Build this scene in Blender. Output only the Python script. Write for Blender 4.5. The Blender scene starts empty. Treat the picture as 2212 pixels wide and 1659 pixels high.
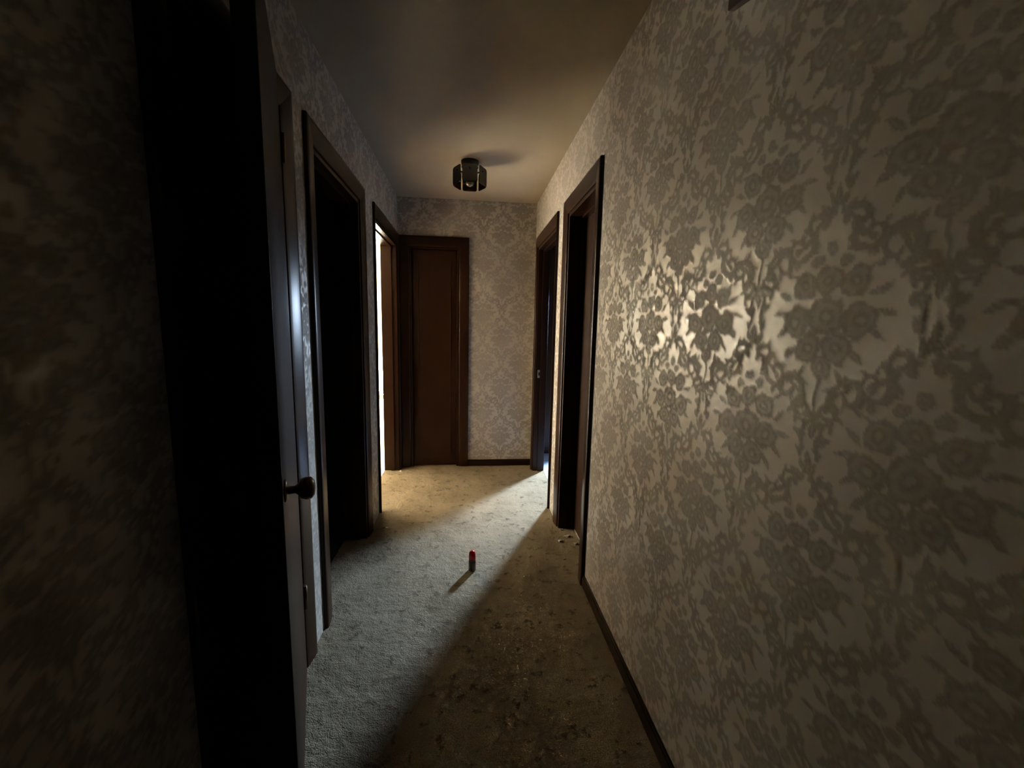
import bpy, bmesh, math, random
import numpy as np
from mathutils import Vector, Matrix
random.seed(7)
sc = bpy.context.scene
C = sc.collection

# ------------------------------------------------------------------ camera, light, exposure
H = 1.296                                   # camera height
F, PITCH, YAW, ROLL = 900.5, 0.13562, 0.10678, 0.021046
cp, sp, cyw, syw = math.cos(PITCH), math.sin(PITCH), math.cos(YAW), math.sin(YAW)
fw = Vector((syw * cp, cyw * cp, -sp)); rt = Vector((cyw, -syw, 0)); up = rt.cross(fw)
cr, sr = math.cos(ROLL), math.sin(ROLL)
r2 = cr * rt + sr * up; u2 = -sr * rt + cr * up
cam = bpy.data.cameras.new('camera'); cam.sensor_width = 36; cam.lens = F / 2212 * 36; cam.clip_start = .02
co = bpy.data.objects.new('camera', cam); C.objects.link(co)
M = Matrix((r2, u2, -fw)).transposed().to_4x4(); M.translation = (0, 0, H)
co.matrix_world = M
sc.camera = co

w = bpy.data.worlds.new('sky'); sc.world = w; w.use_nodes = True
w.node_tree.nodes['Background'].inputs[0].default_value = (.62, .74, 1, 1)
w.node_tree.nodes['Background'].inputs[1].default_value = .6

XL, XR, YE, ZC = -.605, .595, 3.79, 2.37     # hall faces: left, right, end, ceiling
WTR = .10                                    # right hall wall thickness
WT = .13                                     # wall thickness
YB = -3.2                                    # hall end behind the camera
# the two side rooms: daylight comes in through their windows
LRX, LRY0, LRY1 = -3.7, 2.75, 7.39            # left room: outer wall, near wall, far wall
RRX, RRY0, RRY1 = 2.35, 2.5, 4.6             # right room
WIN1 = (3.1, 7.1, .06, 2.08)                # left room french window: y0 y1 z0 z1
WIN2 = (1.47, 1.64, .95, 1.72)               # right room small window: x0 x1 z0 z1

def daylight(name, loc, rot, sx, sy, power, col):
    l = bpy.data.lights.new(name, 'AREA'); l.shape = 'RECTANGLE'; l.size = sx; l.size_y = sy
    l.energy = power; l.color = col
    o = bpy.data.objects.new(name, l); C.objects.link(o); o.location = loc; o.rotation_euler = rot
    return o
daylight('daylight_left_room', (LRX - .02, (WIN1[0] + WIN1[1]) / 2, (WIN1[2] + WIN1[3]) / 2),
         (math.pi / 2, 0, -math.pi / 2), WIN1[1] - WIN1[0], WIN1[3] - WIN1[2], 460, (1, .84, .62))
sun = bpy.data.lights.new('sun', 'SUN'); sun.energy = 560; sun.angle = math.radians(.53); sun.color = (1, .99, .96)
so = bpy.data.objects.new('sun', sun); C.objects.link(so)
so.rotation_euler = Vector((.64, .50, -.37)).to_track_quat('-Z', 'Y').to_euler()     # low sun through the left room's window
daylight('daylight_right_room', ((WIN2[0] + WIN2[1]) / 2, RRY1 + .02, (WIN2[2] + WIN2[3]) / 2),
         Vector((-.50, -.80, -.80)).to_track_quat('-Z', 'Y').to_euler(), WIN2[1] - WIN2[0], WIN2[3] - WIN2[2], 108, (.60, .77, 1)).data.spread = math.radians(86)   # skylight slants down
vs = sc.view_settings
vs.view_transform = 'Standard'; vs.look = 'None'; vs.exposure = 0; vs.gamma = 1; vs.use_curve_mapping = False
sc.cycles.diffuse_bounces = 4; sc.cycles.use_light_tree = False; sc.cycles.sample_clamp_indirect = 0
sc.cycles.caustics_reflective = False; sc.cycles.caustics_refractive = False

# ------------------------------------------------------------------ node expressions
class E_:
    """a float socket that builds Math nodes when used in arithmetic"""
    def __init__(s, nt, sock): s.nt, s.s = nt, sock
    def op(s, o, *a):
        n = s.nt.nodes.new('ShaderNodeMath'); n.operation = o
        for i, v in enumerate((s,) + a):
            if isinstance(v, E_): s.nt.links.new(v.s, n.inputs[i])
            else: n.inputs[i].default_value = v
        return E_(s.nt, n.outputs[0])
    def __add__(s, b): return s.op('ADD', b)
    def __sub__(s, b): return s.op('SUBTRACT', b)
    def __mul__(s, b): return s.op('MULTIPLY', b)
    def min(s, b): return s.op('MINIMUM', b)
    def max(s, b): return s.op('MAXIMUM', b)
    def abs(s): return s.op('ABSOLUTE')
    def cos(s): return s.op('COSINE')

class Mat:
    def __init__(s, name):
        s.m = bpy.data.materials.new(name); s.m.use_nodes = True; s.nt = s.m.node_tree
        s.b = s.nt.nodes['Principled BSDF']
    def node(s, t, **k):
        n = s.nt.nodes.new(t)
        for a, v in k.items(): setattr(n, a, v)
        return n
    def link(s, a, b): s.nt.links.new(a.s if isinstance(a, E_) else a, b)
    def pos(s): return s.node('ShaderNodeNewGeometry').outputs['Position']
    def noise(s, vec, scale, detail=3, rough=.55):
        n = s.node('ShaderNodeTexNoise'); s.link(vec, n.inputs['Vector'])
        n.inputs['Scale'].default_value = scale; n.inputs['Detail'].default_value = detail
        n.inputs['Roughness'].default_value = rough
        return n
    def mapping(s, vec, loc=(0, 0, 0), rot=(0, 0, 0), scale=(1, 1, 1), kind='POINT'):
        n = s.node('ShaderNodeMapping', vector_type=kind); s.link(vec, n.inputs[0])
        n.inputs['Location'].default_value = loc; n.inputs['Rotation'].default_value = rot
        n.inputs['Scale'].default_value = scale
        return n.outputs[0]
    def ramp(s, fac, stops):
        n = s.node('ShaderNodeValToRGB'); s.link(fac, n.inputs[0]); e = n.color_ramp.elements
        while len(e) < len(stops): e.new(.5)
        for i, (p, c) in enumerate(stops):
            e[i].position = p; e[i].color = tuple(c) + (1,) if len(c) == 3 else c
        return n.outputs[0]
    def remap(s, v, a, b, c, d, kind='LINEAR'):
        n = s.node('ShaderNodeMapRange', interpolation_type=kind); s.link(v, n.inputs[0])
        for i, x in enumerate((a, b, c, d)): n.inputs[i + 1].default_value = x
        return E_(s.nt, n.outputs[0])
    def mix(s, fac, a, b, mode='MIX'):
        n = s.node('ShaderNodeMix', data_type='RGBA', blend_type=mode)
        for v, i in ((fac, 0), (a, 6), (b, 7)):
            if isinstance(v, (int, float)): n.inputs[i].default_value = v
            elif isinstance(v, tuple): n.inputs[i].default_value = v + (1,)
            else: s.link(v, n.inputs[i])
        return n.outputs[2]
    def bump(s, h, strength, dist):
        n = s.node('ShaderNodeBump'); n.inputs['Strength'].default_value = strength
        n.inputs['Distance'].default_value = dist; s.link(h, n.inputs['Height'])
        s.link(n.outputs[0], s.b.inputs['Normal'])
    def set(s, **k):
        for a, v in k.items():
            i = s.b.inputs[a.replace('_', ' ')]
            if isinstance(v, (int, float)): i.default_value = v
            elif isinstance(v, tuple): i.default_value = v + (1,)
            else: s.link(v, i)
        return s.m

def simple(name, col, rough=.5, metal=0, vary=.15, scale=40, **k):
    m = Mat(name); n = m.noise(m.pos(), scale)
    c = m.mix(m.remap(n.outputs[0], .3, .7, 0, 1), tuple(x * (1 - vary) for x in col), tuple(min(1, x * (1 + vary)) for x in col))
    m.set(Base_Color=c, Roughness=rough, Metallic=metal, **k)
    return m.m

def wood(name, dark, light, rough=.28, axis=2, spec=.26):
    """varnished wood, grain running up"""
    m = Mat(name); p = m.pos()
    sc1, sc2 = [60] * 3, [9] * 3; sc1[axis], sc2[axis] = 2.2, .7
    g = m.noise(m.mapping(p, scale=sc1), 1, 3, .6)
    g2 = m.noise(m.mapping(p, scale=sc2), 1, 2)
    f = E_(m.nt, g.outputs[0]) * .6 + E_(m.nt, g2.outputs[0]) * .4
    col = m.ramp(f, [(.3, dark), (.7, light)])
    m.set(Base_Color=col, Roughness=rough, Specular_IOR_Level=spec)
    m.bump(g.outputs[0], .06, .001)
    return m.m

def damask(name):
    """damask wallpaper: satin cream ground, matte darker figure (tone comes from the embossed mesh)"""
    m = Mat(name); p = m.pos()
    at = m.node('ShaderNodeAttribute', attribute_name='tone')
    tone = E_(m.nt, at.outputs['Fac'])
    st = m.noise(p, 1.7, 3, .62); fine = m.noise(p, 120, 2, .7)
    ground = m.ramp(st.outputs[0], [(.32, (.42, .388, .330)), (.62, (.485, .455, .400))])
    fade = m.noise(p, 5.5, 2, .5)
    body = tone * m.remap(fine.outputs[0], .3, .7, .75, 1.0) * m.remap(fade.outputs[0], .35, .65, .68, 1.0)
    col = m.mix(body, ground, (.228, .203, .168))
    m.set(Base_Color=col, Roughness=m.remap(tone, 0, 1, .40, .70), Specular_IOR_Level=m.remap(tone, 0, 1, 1.0, .3), Metallic=m.remap(tone, 0, 1, .12, .0))
    return m.m

def damask_tile(W=300, Hh=450):
    """one repeat of the damask at 1 mm: tone 0..1 of the matte figure (half-drop ogee)"""
    Y, X = np.mgrid[0:Hh, 0:W].astype(np.float32)
    tone = np.zeros((Hh, W), np.float32)
    wrap = lambda v, p: (v + p / 2) % p - p / 2
    sm = lambda d, e=1.2: np.clip(.5 - d / (2 * e), 0, 1)
    def put(m, t):
        np.copyto(tone, tone * (1 - m) + t * m)
    def loc(cx, cy, ang=0.):
        dx, dy = wrap(X - cx, W), wrap(Y - cy, Hh); c, s = math.cos(ang), math.sin(ang)
        return dx * c + dy * s, -dx * s + dy * c
    def both(f, cx, cy, *a, ang=None):
        if ang is None:
            f(cx, cy, *a); 
            if cx: f(-cx, cy, *a)
        else:
            f(cx, cy, *a, ang)
            if cx: f(-cx, cy, *a, math.pi - ang)
    def leaf(cx, cy, L, w, ang=0., t=.95):
        u, v = loc(cx, cy, ang)
        wid = w * np.clip(1 - (u / L) ** 2, 0, 1) * (1 + .22 * np.cos(u * 1.1))
        d = np.abs(v) - wid + np.where(np.abs(u) > L, 9, 0)
        put(sm(d), t); put(sm(np.abs(v) - .7) * sm(np.abs(u) - L * .75), t * .55)
    def flower(cx, cy, r, n=5, ph=0.):
        u, v = loc(cx, cy); R = np.hypot(u, v); th = np.arctan2(v, u)
        for k, (s, t) in enumerate(((1, .95), (.72, .7), (.46, 1.0), (.2, .5))):
            p = r * s * (.88 + .14 * np.abs(np.cos((th + ph + k * .5) * n / 2)) + .04 * np.cos(th * n * 3 + k))
            put(sm(R - p), t)
            put(sm(np.abs(R - p + 1.2) - .5) * .5, .5)
    def stroke(pts, w0, w1, t=.95, bead=0.):
        n = len(pts)
        best = np.full(X.shape, 99., np.float32)
        for i, (x, y) in enumerate(pts):
            w = w0 + (w1 - w0) * i / (n - 1) + bead * math.cos(i * 1.4)
            dx, dy = wrap(X - x, W), wrap(Y - y, Hh)
            best = np.minimum(best, np.hypot(dx, dy) - w)
        put(sm(best), t); put(sm(best + min(w0, w1) * .35 + 1) * .45, t * .72)
    def spiral(cx, cy, r0, r1, a0, a1, w0, w1, bead=0., lobes=0):
        for sx in (1, -1):
            P = []
            n = int(abs(a1 - a0) * max(r0, r1) / 2.2) + 3
            for i in range(n):
                k = i / (n - 1); a = a0 + (a1 - a0) * k; r = r0 + (r1 - r0) * k
                P.append((sx * (cx + r * math.cos(a)), cy + r * math.sin(a)))
            for j in range(lobes):
                i = int((j + .5) / lobes * (n - 1)); a = a0 + (a1 - a0) * i / (n - 1); x, y = P[i]
                aa = a - .5 * (1 if a1 > a0 else -1); aa = aa if sx > 0 else math.pi - aa
                leaf(x + math.cos(aa) * (w0 + 2), y + math.sin(aa) * (w0 + 2), 8, 3.6, aa)
            stroke(P, w0, w1, bead=bead)
    rad = math.radians
    # ogee frame of acanthus following the lattice
    for sx in (1, -1):
        P = []
        for i in range(130):
            v = -180 + 360 * i / 129; x = 75 * (1 + math.cos(2 * math.pi * v / 450)) - 14
            P.append((sx * x, v))
            if i % 9 == 4 and (i < 26 or 56 < i < 72 or i > 104):
                a = rad(70 if v < 0 else 110) if sx > 0 else rad(110 if v < 0 else 70)
                leaf(sx * (x - 6), v, 11, 4.2, a + (.7 if sx > 0 else -.7)); leaf(sx * (x + 3), v + 4, 9, 3.4, a - (.5 if sx > 0 else -.5))
        stroke(P[:26], 3, 5, bead=1.); stroke(P[56:72], 4, 4, bead=.8); stroke(P[104:], 5, 3, bead=1.)
    # big horseshoe scrolls and volutes
    spiral(94, 92, 34, 9, rad(-60), rad(330), 8, 3.5, .8, 7)
    spiral(88, -108, 31, 7, rad(70), rad(-330), 7, 3, .8, 6)
    spiral(34, 150, 20, 5, rad(200), rad(-170), 5.5, 2.5, .5, 4)
    spiral(30, -164, 18, 5, rad(160), rad(520), 5, 2.5, .5, 3)
    spiral(124, 30, 15, 5, rad(-100), rad(200), 4.5, 2.5, .4, 3)
    # bouquet
    for a in ((30, 118, 12, 4, 70), (58, 62, 15, 5, 35), (80, 34, 18, 5.5, 30), (92, 2, 16, 5, -12), (82, -34, 18, 6, -38), (58, -66, 18, 6, -55), (34, -104, 16, 5, -65), (64, 84, 7, 3, 60), (74, 72, 7, 3, 10)):
        both(leaf, a[0], a[1], a[2], a[3], ang=rad(a[4]))
    stroke([(0, -105 - 3 * i) for i in range(18)], 3.5, 2)
    for a in ((26, -58, 27, 5, 2.), (56, -14, 29, 6, .5), (44, 46, 25, 5, 1.), (24, 86, 11, 5, 0.)): both(flower, *a)
    flower(0, -92, 20, 6, .3); flower(0, 56, 24, 5, 1.6); flower(0, -4, 35, 7, .2); flower(0, 104, 12, 5, 1.6)
    # palmettes where the frames meet
    leaf(0, 190, 22, 7, rad(90)); both(leaf, 11, 180, 18, 5, ang=rad(65)); both(leaf, 20, 168, 14, 4, ang=rad(40))
    leaf(0, -196, 20, 6, rad(90)); both(leaf, 11, -188, 16, 4.5, ang=rad(-60))
    half = np.roll(np.roll(tone, Hh // 2, 0), W // 2, 1)
    return np.maximum(tone, half)


def carpet(name):
    m = Mat(name); p = m.pos()
    big = m.noise(p, 3.2, 4, .65); mid = m.noise(p, 16, 4, .7); fine = m.noise(p, 260, 1, .7)
    col = m.ramp(big.outputs[0], [(.3, (.19, .152, .098)), (.5, (.275, .23, .155)), (.7, (.325, .275, .192))])
    spots = m.remap(mid.outputs[0], .56, .66, 0, .75)
    col = m.mix(spots, col, (.075, .06, .044))
    col = m.mix(m.remap(fine.outputs[0], .35, .65, .5, 0), col, (.10, .082, .057))
    m.set(Base_Color=col, Roughness=1, Specular_IOR_Level=.05)
    h = E_(m.nt, fine.outputs[0]) * .5 + E_(m.nt, mid.outputs[0]) * 2.2
    m.bump(h, .9, .007)
    return m.m

def tiles(name, c1, c2, grout, size, rough=.3):
    m = Mat(name); p = m.pos()
    b = m.node('ShaderNodeTexBrick'); b.offset = 0; m.link(p, b.inputs['Vector'])
    b.inputs['Scale'].default_value = 1; b.inputs['Brick Width'].default_value = size; b.inputs['Row Height'].default_value = size
    b.inputs['Mortar Size'].default_value = .006; b.inputs['Mortar'].default_value = grout + (1,)
    b.inputs['Color1'].default_value = c1 + (1,); b.inputs['Color2'].default_value = c2 + (1,)
    m.set(Base_Color=b.outputs['Color'], Roughness=rough); m.bump(b.outputs['Fac'], -.3, .003)
    return m.m

def plaster(name, c):
    m = Mat(name); p = m.pos(); n = m.noise(p, 2.3, 5, .6); f = m.noise(p, 90, 4)
    col = m.mix(m.remap(n.outputs[0], .3, .7, 0, 1), tuple(x * .88 for x in c), c)
    m.set(Base_Color=col, Roughness=.85, Specular_IOR_Level=.25); m.bump(f.outputs[0], .15, .002)
    return m.m

def glassy(name, tint, gloss=.12):
    m = Mat(name); nt = m.nt; nt.nodes.remove(m.b)
    t = m.node('ShaderNodeBsdfTransparent'); t.inputs[0].default_value = tint + (1,)
    g = m.node('ShaderNodeBsdfGlossy'); g.inputs['Roughness'].default_value = .08
    x = m.node('ShaderNodeMixShader'); x.inputs[0].default_value = gloss
    nt.links.new(t.outputs[0], x.inputs[1]); nt.links.new(g.outputs[0], x.inputs[2])
    nt.links.new(x.outputs[0], nt.nodes['Material Output'].inputs[0])
    return m.m

DAMASK = damask('damask_wallpaper'); CORE = simple('wall_core', (.30, .26, .21), .9)
TILE = damask_tile()
WOOD = wood('dark_varnished_wood', (.016, .0062, .0026), (.026, .0102, .0042))
WOOD_Y = wood('dark_varnished_wood_rail', (.016, .0062, .0026), (.026, .0102, .0042), axis=1)
WOOD_X = wood('dark_varnished_wood_short_rail', (.016, .0062, .0026), (.026, .0102, .0042), axis=0)
WOODW = wood('door_leaf_wood', (.0185, .0064, .0019), (.0265, .0094, .0026), .40, spec=.2)
CARPET = carpet('worn_beige_carpet')
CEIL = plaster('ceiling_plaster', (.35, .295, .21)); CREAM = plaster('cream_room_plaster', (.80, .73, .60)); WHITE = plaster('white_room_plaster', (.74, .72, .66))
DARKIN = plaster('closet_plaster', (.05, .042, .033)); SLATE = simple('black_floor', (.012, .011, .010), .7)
TAN = tiles('tan_floor_tiles', (.62, .53, .42), (.58, .495, .39), (.30, .21, .13), .62)
BLUE = tiles('pale_blue_tiles', (.42, .52, .68), (.38, .48, .64), (.10, .11, .13), .30)
BRASS = simple('tarnished_brass', (.13, .095, .05), .35, 1); STEEL = simple('worn_steel', (.62, .60, .55), .3, 1)
BLACKM = simple('blackened_metal', (.030, .022, .015), .45, .6)
REDCAP = simple('red_plastic_cap', (.62, .012, .018), .22); BOTTLE = simple('brown_bottle_plastic', (.055, .030, .016), .25)
LBL = simple('tan_bottle_collar', (.20, .13, .08), .4)
PAPER = simple('white_scrap', (.75, .72, .66), .8); FLUFF = simple('grey_fluff', (.36, .33, .27), .95)
PLAQ = wood('plaque_wood', (.018, .010, .006), (.045, .024, .012), .5)
PANE = glassy('window_pane', (.96, .98, .98), .06); SMOKE = glassy('smoked_brown_glass', (.16, .105, .055), .10)
BULB = simple('dead_bulb_glass', (.11, .085, .05), .2); FRAMEW = simple('white_window_paint', (.72, .70, .66), .4)

# ------------------------------------------------------------------ mesh helpers
def link(name, bm, mat, parent=None, smooth=False, bevel=0):
    bmesh.ops.recalc_face_normals(bm, faces=bm.faces)
    if bevel:
        bmesh.ops.remove_doubles(bm, verts=bm.verts, dist=1e-5)
        bmesh.ops.bevel(bm, geom=[e for e in bm.edges if e.calc_face_angle(0) > .5], offset=bevel, segments=2, profile=.5, affect='EDGES')
    me = bpy.data.meshes.new(name); bm.to_mesh(me); bm.free(); me.materials.append(mat)
    if smooth: me.shade_smooth()
    o = bpy.data.objects.new(name, me); C.objects.link(o)
    if parent: o.parent = parent
    return o
def box(bm, a, b, T=None):
    """axis box between two corners, optionally mapped through T"""
    vs_ = [bm.verts.new(T(x, y, z) if T else (x, y, z)) for z in (a[2], b[2]) for y in (a[1], b[1]) for x in (a[0], b[0])]
    for f in ((0, 1, 3, 2), (4, 6, 7, 5), (0, 4, 5, 1), (2, 3, 7, 6), (0, 2, 6, 4), (1, 5, 7, 3)):
        bm.faces.new([vs_[i] for i in f])
def boxobj(name, a, b, mat, parent=None, bevel=0, T=None):
    bm = bmesh.new(); box(bm, a, b, T); return link(name, bm, mat, parent, bevel=bevel)
def lathe(bm, prof, T=lambda x, y, z: (x, y, z), n=24):
    rings = []
    for r, h in prof:
        rings.append([bm.verts.new(T(r * math.cos(2 * math.pi * k / n), r * math.sin(2 * math.pi * k / n), h)) for k in range(n)])
    for i in range(len(rings) - 1):
        for k in range(n):
            bm.faces.new((rings[i][k], rings[i][(k + 1) % n], rings[i + 1][(k + 1) % n], rings[i + 1][k]))
    bm.faces.new(rings[0][::-1]); bm.faces.new(rings[-1])
def latheobj(name, prof, mat, parent=None, T=lambda x, y, z: (x, y, z), n=24):
    bm = bmesh.new(); lathe(bm, prof, T, n); o = link(name, bm, mat, parent)
    for p in o.data.polygons: p.use_smooth = len(p.vertices) == 4
    return o
def empty(name, loc=(0, 0, 0)):
    o = bpy.data.objects.new(name, None); C.objects.link(o); o.location = loc; o.empty_display_size = .1; return o
def struct(o, label=None, cat=None):
    o['kind'] = 'structure'
    if label: o['label'] = label
    if cat: o['category'] = cat
    return o
def tag(o, label, cat, group=None):
    o['label'] = label; o['category'] = cat
    if group: o['group'] = group
    return o

# ------------------------------------------------------------------ openings (y0,y1 = casing outer edges)
CW = .085                                    # casing width
TOP = 2.058                                  # casing top
ZH = TOP - CW                                # head of the clear opening
D_CLOSET = (.90, 1.575); D_LMID = (1.70, 2.575); D_LFAR = (2.822, 3.75)
D_RNEAR = (1.912, 2.635); D_RFAR = (2.822, 3.68)
D_END = (-.600, .006)
LEG_K = .40
LEG = {D_LFAR: LEG_K, D_RFAR: LEG_K}                                     # narrower casing legs on the two far doorways
def clear(d): k = LEG.get(d, 1); return (d[0] + CW * k, d[1] - CW * k)

def wall_with_openings(name, mat, x0, x1, y0, y1, z1, ops, horiz='y', label='', z0=0):
    """solid wall with rectangular openings (a0,a1,zb,zt) along y (or x)"""
    cuts = sorted({y0, y1, *[v for o in ops for v in o[:2]]}); zs = sorted({z0, z1, *[v for o in ops for v in o[2:4]]})
    bm = bmesh.new()
    for a, b in zip(cuts, cuts[1:]):
        for c, d in zip(zs, zs[1:]):
            if any(o[0] <= a and b <= o[1] and o[2] <= c and d <= o[3] for o in ops): continue
            if horiz == 'y': box(bm, (x0, a, c), (x1, b, d))
            else: box(bm, (a, x0, c), (b, x1, d))
    bmesh.ops.remove_doubles(bm, verts=bm.verts, dist=1e-6)
    # drop the faces shared by two neighbouring boxes
    seen = {}
    for f in bm.faces: seen.setdefault(tuple(sorted(v.index for v in f.verts)) if False else frozenset(f.verts), []).append(f)
    bmesh.ops.delete(bm, geom=[f for fs in seen.values() if len(fs) > 1 for f in fs], context='FACES')
    o = link(name, bm, mat); return struct(o, label, 'wall')

def op(d): a, b = clear(d); return (a, b, 0, ZH)
wall_with_openings('wall_left', CORE, XL - WT, XL, YB, YE + WT, ZC, [op(D_CLOSET), op(D_LMID), op(D_LFAR)], label='damask papered hall wall with three dark door frames and the ajar closet')
wall_with_openings('wall_right', CORE, XR, XR + WTR, YB, YE + WT, ZC, [op(D_RNEAR), op(D_RFAR)], label='brightly lit damask papered hall wall with the wooden plaque')
wall_with_openings('wall_end', CORE, YE, YE + WT, XL, XR, ZC, [op(D_END)], 'x', label='short damask papered wall closing the hall beside the brown door')
def wallpaper(wall, T, alines, zstep, ops, phase):
    """embossed paper on one wall face: grid (along, z) with openings left out; T maps arrays (a, n, z)"""
    br = sorted({*[a for a, _ in alines], alines[-1][0], *[v for o in ops for v in o[:2]]})
    st = lambda a: [s_ for b, s_ in alines if b <= a + 1e-6][-1]
    A = np.unique(np.concatenate([np.linspace(p, q, max(2, int(round((q - p) / st(p))) + 1)) for p, q in zip(br, br[1:])]).round(6))
    zb = sorted({0, ZC, *[v for o in ops for v in o[2:4]]})
    Z = np.unique(np.concatenate([np.linspace(p, q, max(2, int(round((q - p) / zstep)) + 1)) for p, q in zip(zb, zb[1:])]).round(6))
    ga, gz = np.meshgrid(A, Z)
    # hand-printed irregularity, then look the tile up
    wa = ga + .0028 * np.sin(gz * 71 + 3 * np.sin(ga * 23)) + .0016 * np.sin(ga * 190 + gz * 133)
    wz = gz + .0030 * np.sin(ga * 63 + 2 * np.sin(gz * 31)) + .0015 * np.sin(gz * 210 - ga * 117)
    u = (wa - phase[0]) / .34 * 300 % 300; v = (wz - phase[1]) / .45 * 450 % 450
    i0, j0 = np.floor(u).astype(int) % 300, np.floor(v).astype(int) % 450; fu, fv = u - np.floor(u), v - np.floor(v); i1, j1 = (i0 + 1) % 300, (j0 + 1) % 450
    tone = (TILE[j0, i0] * (1 - fu) + TILE[j0, i1] * fu) * (1 - fv) + (TILE[j1, i0] * (1 - fu) + TILE[j1, i1] * fu) * fv
    n_ = .0006 + .0011 * tone
    x, y, z = T(ga, n_, gz); x, y, z = np.broadcast_arrays(x, y, z)
    na, nz = len(A), len(Z)
    ca, cz = np.meshgrid((A[1:] + A[:-1]) / 2, (Z[1:] + Z[:-1]) / 2); keep = np.ones(ca.shape, bool)
    for o in ops: keep &= ~((ca > o[0]) & (ca < o[1]) & (cz > o[2]) & (cz < o[3]))
    r, c = np.nonzero(keep); b = r * na + c
    quads = np.stack([b, b + 1, b + 1 + na, b + na], 1)
    me = bpy.data.meshes.new('wallpaper')
    me.vertices.add(na * nz); me.vertices.foreach_set('co', np.stack([x, y, z], -1).astype(np.float32).ravel())
    me.loops.add(quads.size); me.loops.foreach_set('vertex_index', quads.ravel().astype(np.int32))
    me.polygons.add(len(quads)); me.polygons.foreach_set('loop_start', np.arange(0, quads.size, 4, dtype=np.int32))
    me.update(calc_edges=True)
    at = me.attributes.new('tone', 'FLOAT', 'POINT'); at.data.foreach_set('value', tone.astype(np.float32).ravel())
    me.shade_smooth(); me.materials.append(DAMASK)
    o = bpy.data.objects.new('wallpaper', me); C.objects.link(o); o.parent = wall
    return o
wallpaper(bpy.data.objects['wall_left'], lambda a, n, z: (XL + n, a, z), [(YB, .05), (.0, .010), (1.4, .005), (2.9, .010), (YE, .01)], .006, [op(D_CLOSET), op(D_LMID), op(D_LFAR)], (.30, 1.33))
wallpaper(bpy.data.objects['wall_right'], lambda a, n, z: (XR - n, a, z), [(YB, .05), (-.3, .008), (.33, .0032), (2.0, .006), (YE, .01)], .004, [op(D_RNEAR), op(D_RFAR)], (.989, 1.33))
wallpaper(bpy.data.objects['wall_end'], lambda a, n, z: (a, YE - n, z), [(XL, .01), (0, .005), (XR, .005)], .006, [op(D_END)], (.30, 1.20))
struct(boxobj('wall_back', (XL, YB - WT, 0), (XR, YB, ZC), CORE), 'papered wall closing the dark near end of the hall', 'wall')
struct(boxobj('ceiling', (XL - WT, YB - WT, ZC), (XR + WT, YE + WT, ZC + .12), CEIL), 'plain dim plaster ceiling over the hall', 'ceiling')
bm = bmesh.new()
box(bm, (XL, YB, -.05), (XR, YE, 0))
for d in (D_CLOSET, D_LMID, D_LFAR): box(bm, (XL - WT, clear(d)[0], -.05), (XL, clear(d)[1], 0))
for d in (D_RNEAR, D_RFAR): box(bm, (XR, clear(d)[0], -.05), (XR + WTR, clear(d)[1], 0))
box(bm, (clear(D_END)[0], YE, -.05), (clear(D_END)[1], YE + WT, 0))
struct(link('floor', bm, CARPET), 'worn stained beige carpet along the hall', 'carpet')

# side rooms ---------------------------------------------------------
XA, XB = XL - WT, XR + WTR
struct(boxobj('floor_left_room', (LRX - WT, LRY0 - WT, -.06), (XA, LRY1 + WT, 0), TAN), 'bright tan tiled floor beyond the open left doorway', 'floor')
struct(boxobj('ceiling_left_room', (LRX - WT, LRY0 - WT, ZC), (XA, LRY1 + WT, ZC + .12), CREAM), 'cream ceiling of the sunlit left room', 'ceiling')
wall_with_openings('wall_left_room_outer', CREAM, LRX - WT, LRX, LRY0 - WT, LRY1 + WT, ZC, [WIN1], label='cream outer wall of the sunlit left room around its window')
struct(boxobj('wall_left_room_far', (LRX, LRY1, 0), (XA, LRY1 + WT, ZC), CREAM), 'bright cream wall seen through the open left doorway', 'wall')
struct(boxobj('wall_left_room_near', (LRX, LRY0 - WT, 0), (XA, LRY0, ZC), CREAM), 'cream wall of left room backing onto the middle door', 'wall')
struct(boxobj('wall_left_room_inner', (XA, YE + WT, 0), (XA + .1, LRY1 + WT, ZC), CREAM), 'cream inner wall of left room past the hall end', 'wall')
struct(boxobj('baseboard_left_room_far', (LRX, LRY1 - .014, 0), (XA, LRY1, .075), WOOD, bevel=.003), 'dark baseboard at the foot of the bright cream wall', 'baseboard')

struct(boxobj('floor_right_room', (XB, RRY0 - WT, -.06), (RRX + WT, RRY1 + WT, 0), BLUE), 'pale blue tiled floor beyond the far right doorway', 'floor')
struct(boxobj('ceiling_right_room', (XB, RRY0 - WT, ZC), (RRX + WT, RRY1 + WT, ZC + .12), WHITE), 'white ceiling of the small right room', 'ceiling')
wall_with_openings('wall_right_room_far', WHITE, RRY1, RRY1 + WT, XB, RRX + WT, ZC, [WIN2], 'x', label='white wall of the small right room around its narrow window')
struct(boxobj('wall_right_room_near', (XB, RRY0 - WT, 0), (RRX + WT, RRY0, ZC), WHITE), 'white near wall of the small right room', 'wall')
struct(boxobj('wall_right_room_outer', (RRX, RRY0, 0), (RRX + WT, RRY1, ZC), WHITE), 'white outer wall of the small right room', 'wall')
struct(boxobj('wall_right_room_inner', (XB - .1, YE + WT, 0), (XB, RRY1 + WT, ZC), WHITE), 'white inner wall of the small right room past the hall end', 'wall')

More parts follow.
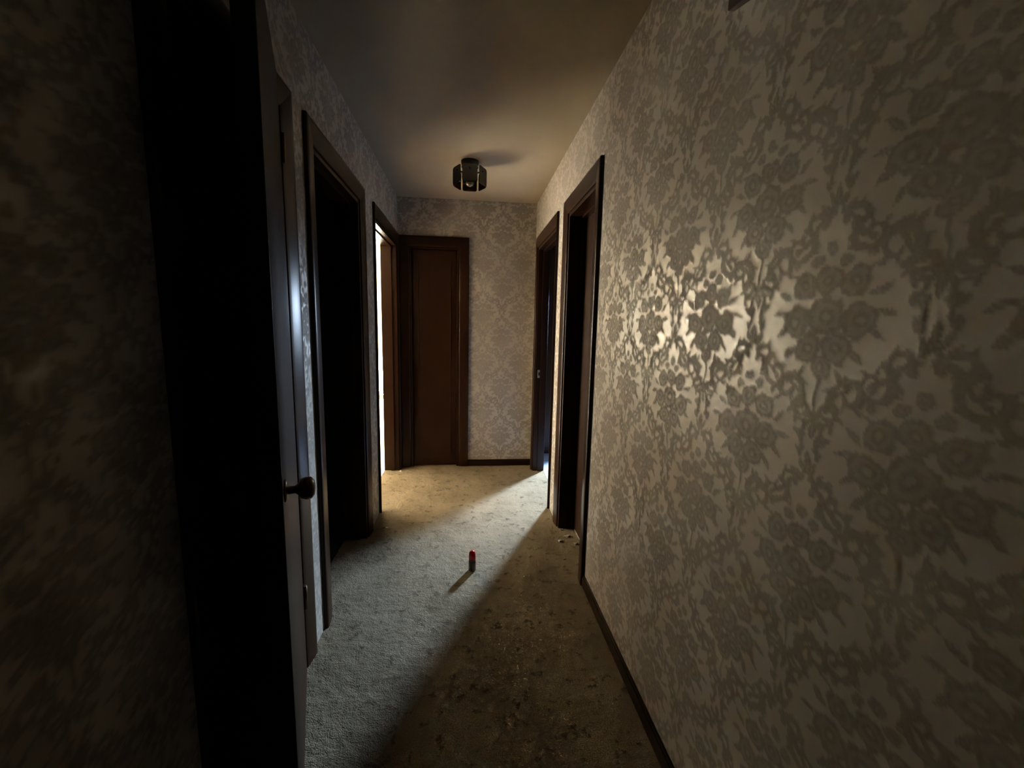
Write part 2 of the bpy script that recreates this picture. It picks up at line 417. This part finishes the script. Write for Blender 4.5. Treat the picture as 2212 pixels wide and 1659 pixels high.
def window(name, T, a0, a1, z0, z1, bars, label):
    """frame, glazing bars and panes filling an opening; T maps (along, out, z)"""
    o = struct(empty(name), label, 'window'); fwid = .035
    bm = bmesh.new()
    for c in (((a0, .03, z0), (a0 + fwid, .08, z1)), ((a1 - fwid, .03, z0), (a1, .08, z1)), ((a0 + fwid, .03, z0), (a1 - fwid, .08, z0 + fwid)), ((a0 + fwid, .03, z1 - fwid), (a1 - fwid, .08, z1))):
        box(bm, *c, T)
    link('window_frame', bm, FRAMEW, o)
    edges = [a0 + fwid] + bars + [a1 - fwid]
    for i, b in enumerate(bars): boxobj('glazing_bar', (b - .018, .035, z0 + fwid), (b + .018, .075, z1 - fwid), FRAMEW, o, T=T)
    for l, r in zip(edges, edges[1:]): boxobj('pane', (l, .052, z0 + fwid), (r, .056, z1 - fwid), PANE, o, T=T)
    return o
window('window_1', lambda a, n, z: (LRX - n, a, z), *WIN1, [WIN1[0] + (WIN1[1] - WIN1[0]) * k / 3 for k in (1, 2)], 'tall window giving daylight to the left room')
window('window_2', lambda a, n, z: (a, RRY1 + n, z), *WIN2, [], 'narrow window giving daylight to the right room')

# closet interior and back of the end door ---------------------------
bm = bmesh.new(); c0, c1 = clear(D_CLOSET); c0 -= .08; c1 += .08
box(bm, (XA - .62, c0 - .04, 0), (XA - .58, c1 + .04, ZC)); box(bm, (XA - .58, c0 - .04, 0), (XA, c0, ZC)); box(bm, (XA - .58, c1, 0), (XA, c1 + .04, ZC))
box(bm, (XA - .62, c0 - .04, ZC), (XA, c1 + .04, ZC + .05)); box(bm, (XA - .62, c0 - .04, -.05), (XA, c1 + .04, 0))
box(bm, (clear(D_END)[0] - .05, YE + WT + .001, 0), (clear(D_END)[1] + .05, YE + WT + .04, ZC))  # backing added behind the end door to stop sky leaking through its gaps
box(bm, (XB + .07, clear(D_RNEAR)[0] - .05, -.05), (XB + .11, clear(D_RNEAR)[1] + .05, ZC))  # same added backing behind the closed right door
struct(link('wall_closet', bm, DARKIN), 'unlit inside walls of the shallow closet and backing panels added behind closed doors', 'wall')

bm = bmesh.new(); x0, y0, y1 = XA - 1.7, 1.66, LRY0 - WT
for c in (((x0 - .05, y0, 0), (x0, y1, ZC)), ((x0, y0, 0), (XA, y0 + .04, ZC)), ((x0, y1 - .04, 0), (XA, y1, ZC)), ((x0, y0, ZC), (XA, y1, ZC + .05))): box(bm, *c)
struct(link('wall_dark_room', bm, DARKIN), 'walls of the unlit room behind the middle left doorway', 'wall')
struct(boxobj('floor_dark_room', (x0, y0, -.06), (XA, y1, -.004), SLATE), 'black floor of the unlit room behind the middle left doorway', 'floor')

# ------------------------------------------------------------------ doors
PROF = [(0, 0), (0, .006), (.002, .0085), (.005, .0098), (.018, .0122), (.035, .0147), (.050, .0164), (.064, .0177), (.074, .0182), (.080, .0176), (.0835, .0158), (.085, .012), (.085, 0)]
def rail_wood(T): return WOOD_X if abs(T(1, 0, 0)[0] - T(0, 0, 0)[0]) > .5 else WOOD_Y
def casing(T, a0, a1, zt, parent, k=1):
    """three mitred mouldings round an opening a0..a1 x 0..zt; n=0 is the wall face"""
    def piece(ends, mat=WOOD):
        bm = bmesh.new(); A = [bm.verts.new(T(*ends(w_, t_, 0))) for w_, t_ in PROF]; B = [bm.verts.new(T(*ends(w_, t_, 1))) for w_, t_ in PROF]
        for i in range(len(PROF) - 1): bm.faces.new((A[i], A[i + 1], B[i + 1], B[i]))
        bm.faces.new(A); bm.faces.new(B[::-1])
        o = link('casing', bm, mat, parent, smooth=False)
        for p in o.data.polygons: p.use_smooth = len(p.vertices) == 4
        o.data.set_sharp_from_angle(angle=.6)
    piece(lambda w_, t_, e: (a0 - w_ * k, t_, (zt + w_) * e))
    piece(lambda w_, t_, e: (a1 + w_ * k, t_, (zt + w_) * e))
    piece(lambda w_, t_, e: ((a1 + w_ * k) if e else (a0 - w_ * k), t_, zt + w_), rail_wood(T))
def jambs(T, a0, a1, zt, parent, stop):
    """lining of the reveal with a stop bead at depth 'stop'"""
    t = .022; D = WTR if T is TR else WT
    for p, q, mt in (((a0, -D, 0), (a0 + t, .001, zt), WOODW), ((a1 - t, -D, 0), (a1, .001, zt), WOODW), ((a0 + t, -D, zt - t), (a1 - t, .001, zt), rail_wood(T))):
        boxobj('jamb', p, q, mt, parent, bevel=.002, T=T)
    if stop is None: return
    s = .012
    for p, q in (((a0 + t, stop, 0), (a0 + t + s, stop + .03, zt - t)), ((a1 - t - s, stop, 0), (a1 - t, stop + .03, zt - t)), ((a0 + t + s, stop, zt - t - s), (a1 - t - s, stop + .03, zt - t))):
        boxobj('door_stop', p, q, rail_wood(T) if p[2] > 1 else WOODW, parent, T=T)
def knob_set(parent, T, mat=BRASS):
    """rose, neck and round knob pointing along local +z of T"""
    k = latheobj('knob', [(.009, .004), (.009, .022), (.013, .027), (.023, .034), (.027, .045), (.025, .056), (.016, .063), (.004, .065)], mat, parent, T)
    latheobj('rose', [(.026, 0), (.026, .003), (.021, .006), (.010, .0065)], mat, k, T)
    return k
TL = lambda a, n, z: (XL + n, a, z)
TR = lambda a, n, z: (XR - n, a, z)
TE = lambda a, n, z: (a, YE - n, z)
def door(name, T, d, label, leaf=None, stop=None):
    o = struct(empty(name), label, 'door'); a0, a1 = clear(d)
    casing(T, a0, a1, ZH, o, LEG.get(d, 1)); jambs(T, a0, a1, ZH, o, stop)
    if leaf is not None:                      # closed leaf, its face at depth -leaf
        g = .025
        lf = boxobj('leaf', (a0 + g, -leaf - .035, .006), (a1 - g, -leaf, ZH - g), WOODW, o, .002, T)
        return o, lf
    return o, None
TH = .042
# closet by the camera: leaf hinged on its far jamb, standing ajar in the hall
o1, _ = door('door_1', TL, D_CLOSET, 'narrow closet door standing ajar into the hall', stop=-.06)
a0, a1 = clear(D_CLOSET)
hinge = Vector((XL + .012, a1 - .014, 0)); ang = math.radians(19.0); LW = .59
du = Vector((math.sin(ang), -math.cos(ang), 0)); dn = Vector((math.cos(ang), math.sin(ang), 0))   # along the leaf, out to the hall
TD = lambda u, n, z: tuple(hinge + du * u + dn * n + Vector((0, 0, z)))
lf = boxobj('leaf', (0, -TH, .008), (LW, 0, TOP - .006), WOODW, o1, .0025, TD)
boxobj('latch_plate', (LW - .001, -TH / 2 - .0125, .865), (LW + .0012, -TH / 2 + .0125, .930), BRASS, lf, T=TD)
boxobj('latch_bolt', (LW, -TH / 2 - .006, .904), (LW + .009, -TH / 2 + .006, .920), BRASS, lf, .001, TD)
for z in (.25, 1.80):
    latheobj('hinge', [(.007, z), (.007, z + .09)], BRASS, o1, lambda x, y, h: tuple(hinge + Vector((x + .004, y + .008, h))), 10)
k = knob_set(lf, lambda x, y, z: TD(LW - .050 + x, z, 0.912 + y)); k['label'] = 'tarnished round knob'
knob_set(lf, lambda x, y, z: TD(LW - .050 + x, -TH - z, 0.912 + y))

o2, _ = door('door_2', TL, D_LMID, 'open doorway to an unlit room between the closet and the bright doorway', stop=-.07)
o3, _ = door('door_3', TL, D_LFAR, 'open doorway into the bright cream room', stop=-.07)
a0, a1 = clear(D_LFAR)
def open_leaf(o, hx, hy, dirx, ang, wid, zt):
    h = Vector((hx, hy, 0)); a = math.radians(ang)
    u = Vector((dirx * math.cos(a), -math.sin(a), 0)); n_ = Vector((math.sin(a) * dirx, math.cos(a), 0))
    T = lambda p, q, z: tuple(h + u * p + n_ * q + Vector((0, 0, z)))
    l = boxobj('leaf', (0, 0, .01), (wid, TH, zt), WOODW, o, .002, T)
    knob_set(l, lambda x, y, z: T(wid - .07 + x, TH + z, .92 + y)); knob_set(l, lambda x, y, z: T(wid - .07 + x, -z, .92 + y))
open_leaf(o2, XA - .004, clear(D_LMID)[0] - .03, -1, 4, clear(D_LMID)[1] - clear(D_LMID)[0] - .05, ZH - .026)
open_leaf(o3, XA - .004, a0 - .03, -1, 4, a1 - a0 - .05, ZH - .026)
o4, _ = door('door_4', TR, D_RFAR, 'open doorway where the cold daylight enters', stop=-.07)
a0, a1 = clear(D_RFAR)
open_leaf(o4, XB + .004, a0 - .03, 1, 4, a1 - a0 - .05, ZH - .026)
sp1 = boxobj('strike_plate', (a1 - .0235, -.046, .855), (a1 - .021, -.018, .925), STEEL, o4, .001, TR); sp1['label'] = 'worn steel strike plate'
boxobj('strike_hole', (a1 - .0242, -.038, .875), (a1 - .0232, -.026, .905), BLACKM, sp1, T=TR)
boxobj('bolt_hole', (a1 - .0228, -.040, 1.150), (a1 - .0216, -.020, 1.175), BLACKM, o4, T=TR)
o5, l5 = door('door_5', TR, D_RNEAR, 'closed dark door set deep in the damask wall', leaf=.098, stop=-.098)
knob_set(l5, lambda x, y, z: TR(clear(D_RNEAR)[0] + .09 + x, -.098 + z, .92 + y))
o6, l6 = door('door_6', TE, D_END, 'closed brown door facing down the hall', leaf=.025)
for u in (.022,):                              # raised edge mouldings down the leaf
    a0, a1 = clear(D_END)
    for s_ in (a0 + .025 + u + .03, a1 - .025 - u - .03):
        boxobj('leaf_bead', (s_ - .004, -.026, .12), (s_ + .004, -.021, ZH - .12), WOODW, l6, .0015, TE)

# ------------------------------------------------------------------ baseboards
def baseboard(name, T, runs, label):
    bm = bmesh.new()
    for a, b in runs:
        box(bm, (a, 0, 0), (b, .012, .050), T); box(bm, (a, 0, .050), (b, .008, .060), T)
    return struct(link(name, bm, WOOD), label, 'baseboard')
baseboard('baseboard_right', TR, [(YB, D_RNEAR[0])], 'dark low baseboard along the lit damask wall')
baseboard('baseboard_left', TL, [(YB, D_CLOSET[0])], 'dark low baseboard along the closet side wall')
baseboard('baseboard_end', TE, [(D_END[1], XR)], 'dark low baseboard below the end wall paper')

# ------------------------------------------------------------------ things
# ceiling light: six smoked glass panels hung round a dead bulb
LX, LY = .005, 2.93
lamp = tag(empty('ceiling_light', (LX, LY, ZC)), 'small dark ceiling light with hexagon of smoked glass panels', 'ceiling light')
latheobj('canopy', [(.058, 0), (.058, -.012), (.050, -.035), (.044, -.060), (.020, -.066)], BLACKM, lamp, n=28)
latheobj('stem', [(.012, -.06), (.012, -.10)], BLACKM, lamp, n=12)
latheobj('socket', [(.018, -.080), (.020, -.085), (.020, -.112), (.016, -.116)], BLACKM, lamp, n=16)
latheobj('bulb', [(.013, -.104), (.018, -.112), (.026, -.124), (.028, -.136), (.022, -.150), (.008, -.157)], BULB, lamp, n=16)
bm = bmesh.new()
for k in range(6):
    a = math.radians(60 * k)
    T = lambda x, y, z, a=a: (x * math.cos(a) - y * math.sin(a), x * math.sin(a) + y * math.cos(a), z)
    box(bm, (.01, -.004, -.072), (.100, .004, -.064), T)
link('spider', bm, BLACKM, lamp)
for k in range(6):
    a = math.radians(60 * k + 30 * 0 + 30); hw, z0, z1, rr = .049, -.158, -.048, .014
    pts = []
    for cxx, czz, s0 in ((hw - rr, z1 - rr, 0), (-hw + rr, z1 - rr, 90), (-hw + rr, z0 + rr, 180), (hw - rr, z0 + rr, 270)):
        for j in range(5):
            t = math.radians(s0 + 22.5 * j); pts.append((cxx + rr * math.cos(t), czz + rr * math.sin(t)))
    def P(s, z, r):
        r += .006 * math.sin((z - z0) / (z1 - z0) * math.pi)
        return (r * math.cos(a) - s * math.sin(a), r * math.sin(a) + s * math.cos(a), z)
    bm = bmesh.new(); A = [bm.verts.new(P(s, z, .094)) for s, z in pts]; B = [bm.verts.new(P(s, z, .098)) for s, z in pts]
    bm.faces.new(A); bm.faces.new(B[::-1]); n = len(pts)
    for i in range(n): bm.faces.new((A[i], A[(i + 1) % n], B[(i + 1) % n], B[i]))
    g = link('glass_panel', bm, SMOKE, lamp)
    latheobj('panel_screw', [(.005, .090), (.005, .104), (.002, .106)], BLACKM, g, lambda x, y, h, a=a: (h * math.cos(a) - x * math.sin(a), h * math.sin(a) + x * math.cos(a), -.075 + y), 8)

# little bottle standing on the carpet
bo = tag(empty('bottle', (.030, 2.09, 0)), 'small brown bottle with rounded red cap standing on the carpet', 'bottle')
latheobj('body', [(.017, 0), (.0195, .003), (.0195, .052), (.0185, .057), (.014, .061)], BOTTLE, bo)
latheobj('collar', [(.0145, .057), (.0190, .058), (.0190, .063), (.0145, .064)], LBL, bo)
latheobj('cap', [(.0180, .063), (.0185, .066), (.0182, .088), (.0165, .099), (.0125, .107), (.006, .111), (.001, .112)], REDCAP, bo)

# plaque high on the right wall
bm = bmesh.new(); pts = [(.994, 2.014), (.994, 2.19), (.85, 2.19), (.85, 2.014), (.922, 1.993)]
A = [bm.verts.new(TR(y, 0, z)) for y, z in pts]; B = [bm.verts.new(TR(y, .016, z)) for y, z in pts]
bm.faces.new(A); bm.faces.new(B[::-1])
for i in range(5): bm.faces.new((A[i], A[(i + 1) % 5], B[(i + 1) % 5], B[i]))
tag(link('wall_plaque', bm, PLAQ, bevel=.002), 'small dark wooden plaque hung high on the damask wall', 'plaque')

# tall dark cabinet inside the right room
cb = tag(empty('cabinet', (.99, 4.33, 0)), 'tall dark wooden cabinet inside the right room', 'cabinet')
boxobj('body', (-.24, -.21, .06), (.09, .235, 2.06), WOODW, cb, .003)
boxobj('plinth', (-.22, -.19, 0), (.07, .22, .06), WOOD, cb)
boxobj('cabinet_door', (-.235, -.23, .08), (.085, -.21, 2.04), WOODW, cb, .003)
boxobj('top_moulding', (-.245, -.24, 2.06), (.105, .24, 2.085), WOOD, cb, .004)

# long low cupboard added out of view to darken the lower right wall
sb = tag(empty('shade_sideboard', (-2.05, 5.55, 0)), 'long dark wooden cupboard added out of view to shade the lower right wall', 'shade_sideboard')
boxobj('body', (-.94, -.21, .08), (.94, .22, .86), WOODW, sb, .003)
boxobj('top', (-.97, -.24, .86), (.97, .24, .89), WOOD, sb, .004)
for i in range(4):
    dr = boxobj('shade_sideboard_door', (-.93 + .465 * i + .006, -.228, .10), (-.93 + .465 * (i + 1) - .006, -.21, .84), WOODW, sb, .003)
    latheobj('knob', [(.006, 0), (.006, .012), (.013, .018), (.012, .027), (.004, .030)], BRASS, dr, lambda x, y, z, i=i: (-.93 + .465 * i + (.42 if i % 2 == 0 else .045) + x, -.228 - z, .5 + y), 12)
for x in (-.88, .88):
    for y in (-.17, .17): boxobj('leg', (x - .025, y - .025, 0), (x + .025, y + .025, .08), WOOD, sb)

sb.rotation_euler.z = math.pi / 2

# scraps lying on the carpet
def scrap(name, x, y, s, mat, label, group, h=.004):
    bm = bmesh.new(); n = 6; A = []; B = []
    ph = random.random() * 6
    for i in range(n):
        a = ph + i * 2 * math.pi / n; r = s * (.55 + .45 * random.random())
        A.append(bm.verts.new((x + r * math.cos(a), y + r * .7 * math.sin(a), -.0005)))
        B.append(bm.verts.new((x + r * .8 * math.cos(a + .15), y + r * .55 * math.sin(a + .15), h * (.5 + .8 * random.random()))))
    bm.faces.new(A[::-1]); bm.faces.new(B)
    for i in range(n): bm.faces.new((A[i], A[(i + 1) % n], B[(i + 1) % n], B[i]))
    tag(link(name, bm, mat), label, 'debris', group)
for x, y, s in ((.152, 2.087, .006), (.30, 2.01, .004), (.47, 2.02, .004), (.40, 2.28, .004), (-.18, 2.20, .004), (.02, 1.72, .004)):
    scrap('crumb', x, y, s, PAPER, 'tiny pale crumb lying on the open hall carpet', 'pale crumbs on the hall carpet')
scrap('paper_scrap', -.513, 2.60, .014, PAPER, 'white paper scrap on carpet between the two left doorways', 'paper scraps', .006)
scrap('paper_scrap', -.590, 3.655, .012, PAPER, 'white paper scrap at the foot of the open left doorway jamb', 'paper scraps', .010)
scrap('paper_scrap', .550, 2.16, .010, PAPER, 'white paper scrap against the sill of the recessed right door', 'paper scraps', .005)
for x, y, s in ((.63, 2.42, .03), (.66, 2.32, .022), (.61, 2.50, .018), (.57, 2.36, .02)):
    scrap('lint_clump', x, y, s, FLUFF, 'grey lint clump on the carpet beside the recessed right door', 'lint at the right door', .008)
